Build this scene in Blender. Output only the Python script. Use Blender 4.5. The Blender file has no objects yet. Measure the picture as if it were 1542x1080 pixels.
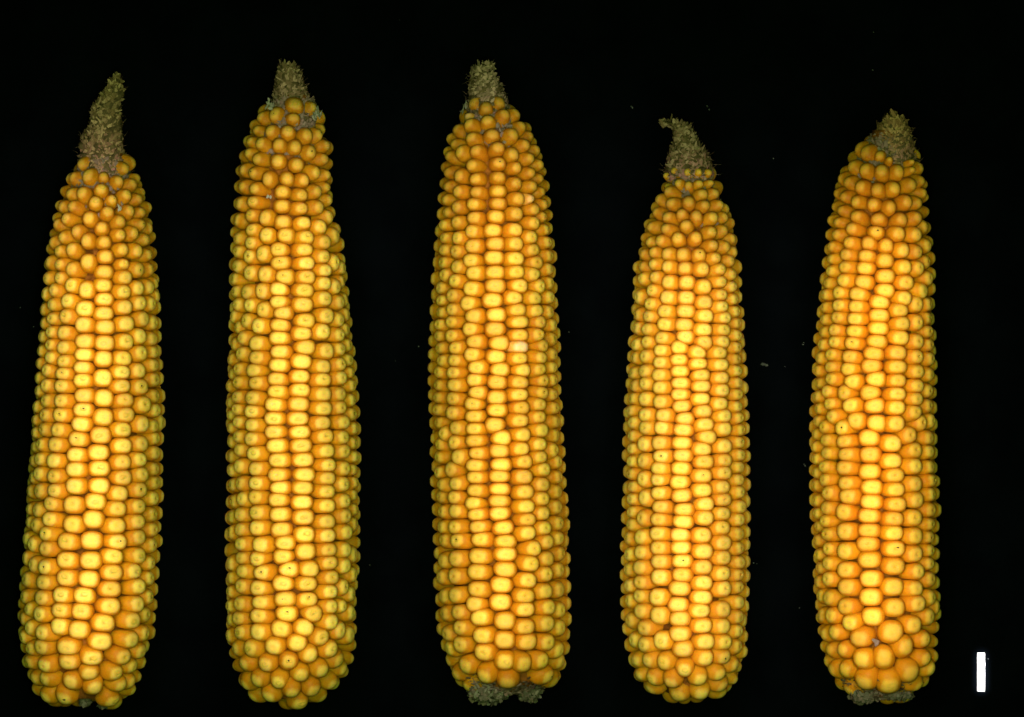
import bpy, math, random
import numpy as np
from mathutils import Vector

S = bpy.context.scene
COL = S.collection
rng = np.random.default_rng(11)
random.seed(11)

# ------------------------------------------------------------------ camera, world, light, exposure
MM = 0.001
CAM_H = 5.0                     # a long lens far above the table, close to a flatbed's parallel view
Z_REF = 0.017                   # height of the cob axes: the frame is 261.4 mm wide there
FRAME = 1542 / 5.9 * MM
cd = bpy.data.cameras.new('camera')
cam = bpy.data.objects.new('camera', cd)
COL.objects.link(cam)
cam.location = (0, 0, CAM_H)
cd.sensor_width = 36
cd.lens = 36 * (CAM_H - Z_REF) / FRAME
cd.clip_start = 0.05
cd.clip_end = 50
cd.dof.use_dof = True
cd.dof.focus_distance = CAM_H - 0.031
cd.dof.aperture_fstop = 18.0
S.camera = cam

w = bpy.data.worlds.new('World')
S.world = w
w.use_nodes = True
bg = w.node_tree.nodes['Background']
bg.inputs[0].default_value = (0.5, 0.6, 0.4, 1)
bg.inputs[1].default_value = 0.01


def area(name, loc, target, sx, sy, power, col, spread=180):
    d = bpy.data.lights.new(name, 'AREA')
    d.shape = 'RECTANGLE'
    d.size, d.size_y = sx, sy
    d.energy = power
    d.color = col
    d.spread = math.radians(spread)
    o = bpy.data.objects.new(name, d)
    COL.objects.link(o)
    o.location = loc
    v = Vector(target) - Vector(loc)
    o.rotation_euler = v.to_track_quat('-Z', 'Y').to_euler()
    return o


# a flatbed's lamp passes a few centimetres over each cob, so light fades fast with depth
area('overhead_lamp', (0, -0.04, 2.4), (0, 0, 0), 0.35, 0.25, 25, (0.62, 1.0, 0.28))
for lx, ly, ln in ((-0.1075, -0.0165, 0.130), (-0.056, -0.0115, 0.138), (-0.0035, -0.0105, 0.138), (0.0442, -0.0225, 0.120), (0.0922, -0.0205, 0.124)):
    area('scanner_and_fill_lamp', (lx, ly, 0.062), (lx, ly, 0), 0.017, ln, 0.0172, (1.0, 0.80, 0.72), 86)
area('scanner_and_fill_lamp', (0.1202, -0.0802, 0.010), (0.1202, -0.0802, 0), 0.0016, 0.0095, 0.00085, (1.0, 0.92, 1.0), 26)  # added fill lamp just above the scale bar, only to whiten it

S.view_settings.view_transform = 'Standard'
S.view_settings.look = 'None'
S.view_settings.exposure = 0.0
S.view_settings.gamma = 1.0
S.render.engine = 'CYCLES'
S.cycles.max_bounces = 8
S.cycles.diffuse_bounces = 4

# ------------------------------------------------------------------ measured tables (hundredths of a millimetre on the table)
KERNELS = {
 'A': """
-11073,4978,0.85 -9778,4868,0.85 -10826,4692 -10394,4692,0.75 -11277,4652 -9963,4574,0.85 -9590,4495 -10473,4339 -11356,4260 -10975,4248 -9786,4201 -10139,4103,0.85 -9453,4083 -10630,4005
-11552,3907 -11277,3907 -9669,3789 -10277,3770 -9374,3770 -10806,3593 -11434,3573 -9943,3515 -11669,3456 -9355,3377 -10453,3358 -9178,3358 -11140,3253 -9551,3213
-9924,3162 -11513,3096 -9237,3037 -10826,2997 -10375,2978 -11768,2958 -11246,2801 -9845,2782 -11630,2762 -9472,2742 -9198,2664 -10336,2605 -10826,2495 -11858,2468
-9825,2429,0.8 -11611,2409 -11246,2291 -9433,2272 -9139,2272 -10355,2225 -9806,2068 -11611,2056 -11885,2036 -9021,1899 -11258,1879 -10387,1860 -9178,1820 -9402,1801
-10865,1750 -11728,1742 -9825,1703 -11964,1664 -9021,1565 -10363,1526 -11375,1487 -9119,1428 -9335,1409 -11807,1369 -9806,1310 -10893,1271 -12023,1252 -10355,1165
-11414,1075 -11807,1016 -9284,1008 -9060,918 -12023,898 -9767,898 -10944,879 -10336,820 -11826,683 -11473,683 -9394,585 -12054,565 -9080,506 -9767,447
-10904,439 -10355,408 -11846,330 -11481,298 -12081,192 -9386,153 -9060,153 -10924,94 -11846,35 -10387,16 -9845,16 -11473,-63 -12109,-122 -9080,-161
-10944,-200 -11925,-279 -9414,-298 -9884,-337 -11481,-377 -10394,-475 -12152,-494 -10963,-534 -9041,-534 -11964,-671 -11513,-691 -9884,-691 -9394,-710 -12140,-796
-10924,-933 -9021,-953 -10375,-992 -9806,-1031 -11964,-1070 -11520,-1070 -9315,-1168 -12199,-1227 -10932,-1298 -9002,-1325 -9767,-1423 -11983,-1443 -11552,-1443 -10375,-1482
-12219,-1561 -8864,-1639 -10983,-1678 -9347,-1678 -9041,-1718 -9845,-1796 -12023,-1816 -11618,-1816 -12238,-1894 -10461,-1953 -9021,-2032 -11081,-2059 -9355,-2161 -12081,-2188
-11669,-2200 -9873,-2208 -12266,-2247 -10504,-2392 -9021,-2404 -11128,-2444 -12101,-2561 -9414,-2561 -12289,-2600 -11717,-2600 -9876,-2628 -10481,-2789 -11128,-2816 -9021,-2816
-12121,-2934 -9355,-2934 -11717,-3001 -12317,-3032 -9845,-3032 -9021,-3169 -10481,-3236 -11148,-3248 -9394,-3346 -12121,-3366 -11689,-3366 -12356,-3385 -9924,-3424 -9041,-3562
-10583,-3632 -11795,-3699 -11199,-3699 -9433,-3758 -9982,-3817 -12384,-3856 -12180,-3856 -9060,-3974 -10661,-4083 -11846,-4091 -9453,-4150 -12395,-4170 -11218,-4221 -12219,-4248
-10010,-4248 -9080,-4366 -11925,-4464 -9414,-4543 -12435,-4601 -10700,-4621 -11356,-4660 -9994,-4660 -12297,-4739 -9100,-4758 -11944,-4837 -10100,-5020 -9414,-5020 -12454,-5099
-11375,-5118 -10728,-5138 -9139,-5217 -12297,-5256 -11944,-5315 -9531,-5413 -10128,-5444 -11403,-5589 -9159,-5589 -10767,-5609 -12435,-5629 -11991,-5707 -9453,-5805 -10179,-5864
-11505,-6021 -10897,-6021 -12493,-6080 -9178,-6080 -12042,-6099 -9472,-6256 -10198,-6296 -12435,-6413 -11524,-6413 -10963,-6433 -12081,-6511 -9217,-6531 -12513,-6629 -9590,-6688
-10355,-6727 -11564,-6806 -12395,-6864 -11034,-6904 -12003,-6982 -9296,-7021 -12493,-7100 -9629,-7178 -10434,-7218 -12062,-7374 -11336,-7374 -12376,-7414 -9414,-7492 -9825,-7629
-10669,-7649 -11316,-7767 -12356,-7767 -11964,-7845 -9590,-7884 -10747,-8041 -10022,-8041 -12023,-8198 -12219,-8198 -11258,-8257 -9629,-8277 -9904,-8355 -10610,-8414 -11944,-8669
-11434,-8708 -10139,-8787""",
 'B': """
-5519,6489 -4950,6450,0.75 -6127,6254 -5539,6183,0.85 -6441,6136 -4715,5901,0.8 -6206,5842 -5715,5822 -6618,5822 -5166,5724 -4852,5724 -6696,5646 -6461,5508 -5951,5469
-4676,5450 -5500,5410 -5068,5273 -6794,5273 -6578,5097 -4695,5097 -5978,5038 -5460,4940 -6932,4822 -4911,4743 -6657,4724 -4656,4685 -5715,4586 -6257,4567
-5264,4547 -6951,4390 -4636,4371 -6618,4331 -4872,4273 -5864,4253 -5303,4175 -4597,4076 -6657,3998 -7010,3959 -5853,3900 -4852,3861 -5323,3841 -6735,3664
-4597,3625 -6323,3606 -7089,3547 -5833,3508 -5264,3488 -4833,3383 -6657,3304 -6284,3167 -5774,3147 -4440,3147 -5186,3108 -7049,3049 -4715,2971 -6716,2951
-5951,2775 -5245,2775 -7049,2735 -6402,2677 -6775,2618 -4715,2578 -5892,2441 -5186,2441 -4440,2441 -7069,2343 -4303,2343 -4695,2237 -6755,2186 -6323,2147
-5794,2088 -5186,2088 -7128,2049 -4264,1951 -4676,1931 -4421,1872 -5951,1774 -5245,1743 -7108,1715 -6422,1715 -6794,1696 -4695,1539 -4146,1519 -5951,1441
-4323,1441 -5284,1382 -7069,1362 -6755,1362 -6382,1245 -5853,1166 -4146,1127 -4656,1088 -7128,1048 -4303,989 -6833,970 -5225,970 -5911,872 -6500,833
-7069,813 -4166,734 -4754,695 -5303,636 -4303,617 -6951,558 -5951,538 -6547,401 -7147,362 -4107,342 -5225,283 -4303,264 -4676,205 -5931,185
-6971,146 -6547,28 -7206,-11 -4087,-31 -5331,-82 -4283,-129 -5951,-168 -4734,-188 -7049,-266 -6618,-305 -4048,-364 -7226,-384 -5362,-443 -4264,-482
-6010,-501 -4754,-521 -7049,-599 -6578,-599 -4009,-685 -7265,-705 -5362,-783 -6010,-822 -4754,-901 -4283,-901 -7069,-979 -6637,-999 -3989,-1058 -7285,-1136
-5401,-1156 -6076,-1175 -4264,-1254 -4754,-1274 -7089,-1313 -6677,-1352 -3989,-1411 -7265,-1450 -6088,-1529 -5421,-1529 -7089,-1627 -4774,-1627 -4224,-1627 -6665,-1685
-7226,-1725 -3950,-1784 -6088,-1862 -5382,-1862 -4695,-1980 -7069,-1999 -4224,-1999 -6677,-2039 -7226,-2117 -3969,-2156 -6010,-2215 -5343,-2215 -7049,-2333 -4656,-2352
-4205,-2372 -6618,-2411 -7245,-2509 -3950,-2509 -5970,-2588 -5292,-2588 -4617,-2713 -7010,-2745 -6590,-2804 -4185,-2804 -3950,-2823 -7206,-2863 -5264,-2961 -5990,-2980
-4636,-3039 -3950,-3157 -7010,-3176 -6559,-3176 -4205,-3196 -7187,-3216 -5931,-3274 -5303,-3294 -4656,-3392 -3930,-3471 -6578,-3530 -6932,-3569 -5970,-3588 -4185,-3628
-7187,-3647 -5315,-3647 -4656,-3745 -3930,-3843 -6539,-3922 -5931,-3961 -6990,-3981 -4166,-4020 -7245,-4040 -5272,-4040 -4644,-4138 -3930,-4216 -6539,-4314 -5892,-4334
-7010,-4353 -7226,-4432 -4146,-4432 -5252,-4471 -4636,-4510 -5780,-4703 -6966,-4725 -6449,-4746 -4614,-4873 -4169,-4873 -5229,-4915 -3958,-5000 -5843,-5042 -6987,-5085
-6542,-5127 -4593,-5203 -7242,-5233 -4182,-5297 -5695,-5360 -5102,-5373 -6945,-5424 -6415,-5445 -3979,-5508 -4530,-5572 -7254,-5593 -5843,-5729 -5165,-5742 -6987,-5805
-6521,-5839 -4169,-5847 -4551,-5941 -7263,-5953 -4042,-5975 -5780,-6110 -5144,-6110 -6458,-6208 -7008,-6250 -7271,-6314 -4487,-6314 -4297,-6314,0.8 -4042,-6483 -5737,-6492
-5017,-6504 -6500,-6547 -7051,-6631 -7284,-6653 -4530,-6716 -5250,-6843 -5907,-6886 -4254,-6949 -7008,-6970 -6521,-6970 -4085,-7034 -7263,-7076 -4784,-7119 -5449,-7246
-6097,-7352 -6733,-7394 -7114,-7415 -4551,-7415 -5102,-7564 -5674,-7733 -4318,-7733 -6903,-7818 -6309,-7818 -4212,-7966 -4784,-7987 -5356,-8093 -6542,-8242 -5970,-8284
-4508,-8347 -6860,-8369 -5017,-8517 -5589,-8538 -6246,-8665 -6712,-8686 -5398,-8856""",
 'C': """
-1030,6568 -285,6529 -638,6450 -147,6293 108,6293 -1207,6254,0.75 -638,6117 -1167,5999 324,5960 -1422,5901 -481,5763 69,5763 559,5705 -1089,5685
-1560,5508 422,5489 -304,5391 696,5352 -991,5332 -1363,5293 49,5253 -1677,5195 539,5116 -324,4998 775,4959 -1069,4940 167,4881 -1697,4743
559,4743 -1403,4665 -324,4637 814,4606 -952,4586 167,4488 637,4410 -1697,4390 -1442,4273 -343,4273 853,4273 -952,4261 226,4076 559,4076,0.75
-1756,4057 -343,3959 -1030,3939 912,3939 -1462,3861 657,3802 -1756,3704 167,3704 -402,3625 -991,3606 892,3606 -1481,3488 637,3461 -1795,3402
127,3304 932,3304 -481,3277 -1081,3245 551,3108 -1795,3089 -1442,3089 951,2971 147,2939 -422,2932 -1030,2873 -1795,2775 618,2775 -1501,2735
991,2618 -461,2586 127,2559 -1081,2508 -1834,2461 696,2461 -1473,2335 1010,2284 -422,2218 159,2206 -1010,2186 637,2147 -1795,2127 -1501,1990
1049,1931 -422,1864 226,1853 775,1833 -1893,1794 -1081,1786 -1579,1617 1030,1558 96,1547 665,1539 -492,1492 -1893,1460 -1159,1413 -1579,1245
186,1245 696,1237 1030,1205 -1893,1166 -402,1119 -1010,1088 -1607,931 226,923 794,923 -1913,891 1108,852 -430,766 -1108,754 245,597
-1599,589 755,589 -1952,578 1108,519 -983,448 -312,389 834,311 265,295,0.97 -1493,283 -1913,264 -1050,107 1108,107 -394,48 794,28
245,16 -1874,-11 -1520,-50 1108,-227 -932,-239 -304,-278 775,-278 324,-286 -1932,-344 -1540,-352 -991,-541 853,-541 1128,-541 -383,-599
245,-599 -1501,-685 -1952,-705 -912,-862 834,-881 226,-920 1128,-920 -1952,-999 -402,-999 -1560,-1019 -1010,-1156 775,-1156 284,-1246 1148,-1254
-1952,-1293 -383,-1321 -1571,-1379 -991,-1470 775,-1489 245,-1587 1167,-1607 -1952,-1627 -441,-1674 -1520,-1764 -991,-1791 822,-1823 -1834,-1901 324,-1941
1206,-1960 -245,-2019 -971,-2078 -1560,-2125 763,-2188 -1932,-2196 273,-2301 1128,-2333 -324,-2352 -924,-2419 -1422,-2498 794,-2509 -1932,-2529 363,-2627
1226,-2627 -285,-2706 -959,-2725 873,-2804 -1599,-2823 -1932,-2902 324,-3000 -324,-3008 -959,-3019 1246,-3019 -1501,-3196 853,-3196 -1854,-3216 -312,-3306
-959,-3361 363,-3392 1246,-3392 -1893,-3510 -1520,-3530 853,-3569 -332,-3608 -1010,-3675 402,-3765 1246,-3785 -1520,-3883 -1854,-3902 -324,-3941 873,-3941
-944,-3961 441,-4098 1265,-4196 -901,-4275 -1854,-4295 -1501,-4295 -198,-4302 892,-4314 461,-4432 -834,-4589 1265,-4589 -1834,-4628 -1462,-4628 -147,-4636
951,-4667 619,-4831 -144,-4979 1318,-4979 -886,-5042 979,-5085 -1479,-5106 -1839,-5169 513,-5233 -165,-5373 1297,-5381 -907,-5424 958,-5487 -1521,-5551
-1860,-5572 449,-5636 -271,-5763 -907,-5869 1297,-5890 936,-5932 -1479,-6038 364,-6047 -1818,-6059 -292,-6195 -992,-6242 1000,-6335 386,-6398 1318,-6419
-1436,-6462 -1797,-6504 -843,-6589 -186,-6682 958,-6758 386,-6843 -1394,-6864 1318,-6864 -1712,-7034 -801,-7076 -186,-7182 449,-7246 979,-7246 -1394,-7309
-1669,-7415 1254,-7458 -758,-7500 831,-7712 -186,-7733 1318,-7754 343,-7797 -1246,-7860 -1479,-8093 -737,-8136 979,-8136 -123,-8305 1169,-8305""",
 'D': """
4108,4793,0.58 4481,4773,0.6 4755,4761,0.58 5038,4754,0.58 3912,4675,0.55 4167,4518,0.72 4814,4518,0.75 5148,4518,0.62 4481,4479,0.72 3833,4440,0.62 3951,4283 5246,4244 4912,4224 3696,4106
4520,4008 4010,3989 5344,3969 4952,3949 3559,3773 4285,3714 4677,3675 3951,3655 5148,3635 5521,3635 4422,3420 3461,3380 3873,3341 5148,3263
5501,3263 4697,3106 4206,3086 5658,3067 3735,3008 3402,2988 5187,2910 5540,2890 5756,2753 3539,2713 3912,2694 3323,2674 4324,2674 4775,2674
5246,2576 5658,2517 3520,2419 3284,2400 3912,2360 4383,2321 5364,2301 4873,2282 5677,2137 3578,2098 3245,2039 3951,1961 5403,1961 4449,1953
4932,1843 5697,1804 3500,1745 5403,1627 3167,1569 3912,1569 4442,1561 5736,1510 4940,1439 3461,1392 5411,1333 3853,1215 5776,1215 4422,1208
3147,1117 4971,1098 3402,1059 5481,1039 5815,902 3833,862 4383,862 3127,784 3382,764 5462,745 4912,737 5815,588 4383,548 3775,529
3323,450 5442,450 4920,423 3088,372 4245,293 5815,293 3735,215 4787,188 5364,176 3323,58 3049,19 5815,-1 4245,-9 3735,-79
4783,-126 5364,-158 3304,-315 5815,-315 4265,-326 3010,-354 4834,-393 3716,-413 5383,-472 4273,-617 5834,-629 3323,-648 4846,-699 3029,-727
3735,-727 5403,-805 4253,-915 5834,-923 4842,-1009 2990,-1021 3304,-1021 3735,-1099 5364,-1139 5834,-1197 4304,-1205 2970,-1296 4905,-1315 3323,-1433
3814,-1452 5462,-1472 5854,-1511 4383,-1523 3010,-1609 4940,-1660 3755,-1747 3343,-1766 5481,-1766 4344,-1786 5893,-1786 2970,-1970 4999,-1997 3716,-2146
4316,-2146 5874,-2146 3284,-2185 5470,-2225 4893,-2291 2970,-2303 4324,-2460 3755,-2499 5874,-2499 5481,-2578 3284,-2597 2970,-2617 4920,-2625 5874,-2735
3704,-2793 4285,-2793 5462,-2911 2970,-2950 4893,-2982 5874,-3048 3265,-3068 3665,-3107 4245,-3147 2990,-3264 5430,-3264 4881,-3351 5874,-3402 3716,-3421
4312,-3500 3284,-3539 2970,-3578 5462,-3610 4960,-3696 3735,-3774 5893,-3774 4363,-3833 2970,-3912 5442,-3931 3225,-4069 4940,-4069 3696,-4088 5874,-4108
4344,-4147 2951,-4206 5422,-4284 3677,-4441 5854,-4461 4257,-4473 4881,-4488 3206,-4539 2892,-4579 5442,-4696 3696,-4814 4296,-4814 5874,-4834 4901,-4912
3206,-4932 2892,-4991 5450,-5077 4312,-5148 3716,-5167 5874,-5187 4901,-5304 3206,-5324 2892,-5383 5430,-5481 4304,-5501 5854,-5540 3716,-5559 4905,-5689
3206,-5716 2911,-5795 5868,-5827 4265,-5854 5481,-5854 3175,-6051 3665,-6072 4868,-6072 2910,-6174 5868,-6215 4216,-6255 5440,-6378 4828,-6427 3196,-6439
3685,-6541 5848,-6602 4256,-6623 2930,-6684 4889,-6827 5460,-6827 3318,-6888 5848,-6949 4256,-7031 2992,-7194 3746,-7194 4950,-7214 5480,-7235 3298,-7296
5827,-7357 4358,-7418 5480,-7643 4970,-7663 3094,-7724 3400,-7724 3828,-7765 5746,-7847 4379,-7949 3196,-8092 5358,-8092 4807,-8214 3502,-8214 4032,-8296
5440,-8418 4848,-8602 4216,-8663""",
 'E': """
8958,5303 9351,5224,0.7 9625,5067,0.5 10194,5009,0.45 8644,4930 8958,4852 10214,4812,0.55 9409,4812 9880,4793 8487,4518 10508,4518 10273,4459 8860,4381 9763,4361
9264,4322 10528,4165 8389,4126 10430,4047 8703,4008 10155,4008 9174,3949 9672,3871 8311,3792 8723,3655 10390,3616 9311,3577 9978,3577 8232,3478
10606,3380 8605,3322 9272,3243 9880,3204 10351,3165 8193,3165 8527,2968 9056,2949 9527,2890 10665,2890 8095,2870 9998,2753 10390,2713 8429,2655
8997,2635 8056,2517 9508,2498 10665,2478 10037,2341 8409,2341 10430,2321 8958,2301 8036,2236 9515,2098 10685,2059 8389,1981 8919,1949 7977,1941
10076,1941 9508,1745 10528,1726 8252,1686 8782,1647 7919,1627 10037,1549 9378,1443 10410,1392 10665,1392 8252,1372 7899,1333 8723,1333 9939,1235
9351,1125 8213,1039 10685,1039 7879,1000 8703,1000 10390,921 9978,902 9331,772 8154,764 8684,705 7860,686 10685,686 9939,529 9292,458
8134,450 10410,450 8625,392 7840,372 10704,352 9861,156 9194,137 8056,117 8566,58 10410,58 7781,-1 10724,-1 9135,-185 9841,-205
8036,-217 8507,-256 7742,-295 10410,-334 10724,-413 8056,-530 9253,-530 9861,-550 8625,-570 7742,-629 10390,-687 7977,-825 10704,-825 8409,-864
9115,-876 9841,-884 7742,-962 10371,-1021 7997,-1119 8566,-1178 9233,-1197 10704,-1197 9821,-1245 7722,-1296 10331,-1354 8056,-1492 8703,-1570 7703,-1590
10743,-1590 9272,-1629 10528,-1629 9821,-1649 7899,-1727 8350,-1766 7664,-1930 10182,-1950 9076,-2009 10685,-2028 7919,-2068 8409,-2107 9723,-2166 7664,-2244
10331,-2323 10704,-2362 7919,-2421 8468,-2421 9096,-2440 7683,-2558 9723,-2605 7899,-2735 10331,-2735 10743,-2754 8429,-2774 9096,-2872 7683,-2911 9782,-2970
7899,-3088 10763,-3107 8448,-3166 10351,-3186 7664,-3225 9154,-3264 9810,-3335 7997,-3421 10783,-3460 8507,-3500 7683,-3617 10390,-3617 9115,-3649 9821,-3704
7938,-3814 10743,-3872 8389,-3912 7703,-3951 9056,-4010 10312,-4049 9763,-4069 7919,-4147 10743,-4226 7722,-4284 9056,-4371 8429,-4402 9763,-4453 7977,-4481
10331,-4520 10743,-4559 7722,-4637 9037,-4716 7977,-4853 9770,-4853 8429,-4912 10743,-4912 10331,-4991 7742,-5010 9076,-5148 7977,-5226 10724,-5226 9770,-5304
7762,-5344 8448,-5383 10410,-5422 9096,-5599 7977,-5618 10743,-5618 7742,-5697 8487,-5815 9743,-5815 10371,-5854 7781,-6051 9107,-6072 7985,-6092 10760,-6092
10393,-6255 8434,-6317 9781,-6337 10903,-6337 7802,-6541 8067,-6561 9148,-6582 10739,-6582 8556,-6745 10291,-6806 9699,-6969,1.22 8148,-6990 7883,-7031 8822,-7153,1.22
10597,-7173 10066,-7357,1.22 8332,-7439 8026,-7439 9474,-7622,1.22 8883,-7663,1.22 10597,-7663 10739,-7928 8434,-7949 8108,-7969 10209,-8051,1.22 8944,-8296,1.22 9617,-8377,1.22""",
}
BODY = {
 'A': "5085,-11237,-9627 4831,-11271,-9576 4492,-11441,-9407 3898,-11661,-9220 3390,-11797,-9136 2542,-11932,-9034 1695,-12017,-8983 678,-12085,-8932 -169,-12169,-8915 -678,-12186,-8864 -1356,-12254,-8831 -2203,-12305,-8881 -3051,-12373,-8898 -3898,-12424,-8915 -4746,-12492,-8949 -5424,-12542,-9000 -6102,-12593,-9034 -6780,-12610,-9102 -7203,-12593,-9169 -7627,-12525,-9305 -7966,-12390,-9424 -8305,-12322,-9525 -8644,-12169,-9729 -8847,-11949,-9898 -8966,-11627,-10271",
 'B': "6576,-6305,-4831 6271,-6559,-4797 5932,-6712,-4678 5424,-6915,-4559 4915,-7034,-4559 4407,-7102,-4559 3898,-7136,-4525 3475,-7186,-4458 3220,-7203,-4305 2542,-7220,-4254 1864,-7220,-4169 1017,-7220,-4085 339,-7220,-4017 -339,-7288,-3949 -1017,-7322,-3881 -1864,-7305,-3847 -2712,-7288,-3864 -3559,-7288,-3864 -4407,-7322,-3864 -4915,-7339,-3864 -5593,-7322,-3915 -6271,-7322,-3949 -6949,-7305,-3949 -7458,-7237,-3983 -7881,-7136,-4085 -8220,-7017,-4288 -8559,-6847,-4542 -8814,-6542,-4847 -8983,-6085,-5136",
 'C': "6644,-1153,-102 6271,-1339,237 5932,-1525,475 5593,-1678,644 5085,-1797,847 4576,-1847,915 4068,-1898,1000 3475,-1932,1034 2881,-2000,1102 2034,-2051,1153 1186,-2102,1186 339,-2136,1237 -508,-2136,1271 -1356,-2119,1305 -2203,-2102,1356 -3051,-2068,1390 -3898,-2034,1458 -4661,-2017,1475 -5254,-2017,1475 -5763,-2000,1475 -6271,-1949,1492 -6780,-1915,1508 -7288,-1814,1492 -7627,-1712,1441 -7966,-1627,1339 -8220,-1508,1254 -8441,-1288,1034 -8610,-949,695",
 'D': "4949,4000,5136 4492,3780,5339 4068,3593,5492 3644,3458,5644 3220,3322,5729 2712,3203,5814 2288,3102,5881 1525,3051,5898 678,3017,5966 0,2932,6017 -1017,2847,6051 -1695,2814,6068 -2712,2797,6085 -3729,2797,6085 -4746,2763,6085 -5593,2763,6068 -6102,2780,6051 -6610,2797,6051 -7119,2847,6017 -7627,2932,5966 -7966,3034,5864 -8220,3136,5780 -8475,3356,5610 -8678,3712,5373 -8831,4085,4966",
 'E': "5678,8966,10254 5339,8678,10356 5085,8525,10441 4746,8356,10542 4322,8220,10627 3729,8119,10644 3220,8017,10746 2712,7949,10780 2203,7898,10814 1525,7814,10814 678,7729,10831 -169,7661,10864 -1017,7627,10847 -1695,7593,10847 -2712,7593,10881 -3559,7593,10932 -4407,7627,10915 -5254,7661,10898 -5932,7695,10932 -6441,7729,10949 -6949,7797,10915 -7373,7881,10881 -7797,7949,10898 -8136,8068,10780 -8390,8254,10559 -8593,8542,10288 -8746,8881,9983",
}
TIP = {
 'A': "4712,-11169,-9678 4915,-11119,-9746 5254,-11068,-9831 5508,-11068,-9881 5763,-10915,-9898 6017,-10814,-9915 6237,-10780,-9949 6441,-10729,-9983 6644,-10525,-9898 6780,-10407,-9881 6983,-10339,-9932 7119,-10220,-9949 7237,-10119,-10017",
 'B': "6017,-6373,-4932 6356,-6237,-5000 6610,-6153,-5119 6780,-6102,-5186 7119,-6085,-5305 7373,-5983,-5424 7508,-5898,-5559",
 'C': "6186,-1237,17 6525,-1169,-51 6780,-1153,-169 7034,-1119,-288 7288,-1068,-424 7441,-932,-492 7542,-763,-525",
 'D': "4661,3831,5237 4915,3847,5169 5169,3949,5068 5424,4085,4814 5678,4119,4695 5847,4068,4576 5983,4017,4458 6068,4051,4322",
 'E': "4915,8831,10458 5085,8881,10407 5339,9102,10356 5678,9186,10237 5932,9356,10153 6136,9525,10034 6254,9644,9831",
}
BUTT = {'A': [(-108.98, -88.31, 1.53), (-103.9, -88.81, 1.69)], 'C': [(-6.1, -88.14, 5.59), (4.41, -87.63, 3.22)], 'E': [(89.66, -87.97, 3.73), (98.47, -86.95, 3.73)]}
PALE_C = [(2.65, 2.95, 'whitish pink kernel'), (5.59, 40.76, 'small pinkish kernel'), (-12.07, 62.54, 'chalky white kernel')]


# ------------------------------------------------------------------ materials
class NT:
    def __init__(self, name):
        self.m = bpy.data.materials.new(name)
        self.m.use_nodes = True
        self.t = self.m.node_tree
        self.b = self.t.nodes['Principled BSDF']

    def n(self, typ, **kw):
        x = self.t.nodes.new(typ)
        for k, v in kw.items():
            setattr(x, k, v)
        return x

    def l(self, a, b):
        self.t.links.new(a, b)

    def val(self, x, sock):
        if hasattr(x, 'is_linked'):
            self.l(x, sock)
        else:
            sock.default_value = x

    def math(self, op, a, b=0.0, c=None, clamp=False):
        x = self.n('ShaderNodeMath', operation=op)
        x.use_clamp = clamp
        self.val(a, x.inputs[0])
        self.val(b, x.inputs[1])
        if c is not None:
            self.val(c, x.inputs[2])
        return x.outputs[0]

    def step(self, v, lo, hi, a=0.0, b=1.0):
        x = self.n('ShaderNodeMapRange', interpolation_type='SMOOTHSTEP')
        self.val(v, x.inputs['Value'])
        x.inputs['From Min'].default_value = lo
        x.inputs['From Max'].default_value = hi
        x.inputs['To Min'].default_value = a
        x.inputs['To Max'].default_value = b
        return x.outputs['Result']

    def mix(self, f, a, b, blend='MIX'):
        x = self.n('ShaderNodeMix', data_type='RGBA', blend_type=blend)
        self.val(f, x.inputs['Factor'])
        for s, c in ((x.inputs['A'], a), (x.inputs['B'], b)):
            if isinstance(c, tuple):
                s.default_value = (*c, 1)
            else:
                self.l(c, s)
        return x.outputs['Result']

    def attr(self, name):
        return self.n('ShaderNodeAttribute', attribute_name=name)

    def noise(self, scale, detail=2.0, vec=None, rough=0.5):
        x = self.n('ShaderNodeTexNoise')
        x.inputs['Scale'].default_value = scale
        x.inputs['Detail'].default_value = detail
        x.inputs['Roughness'].default_value = rough
        if vec is not None:
            self.l(vec, x.inputs['Vector'])
        return x.outputs['Fac']


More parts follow.
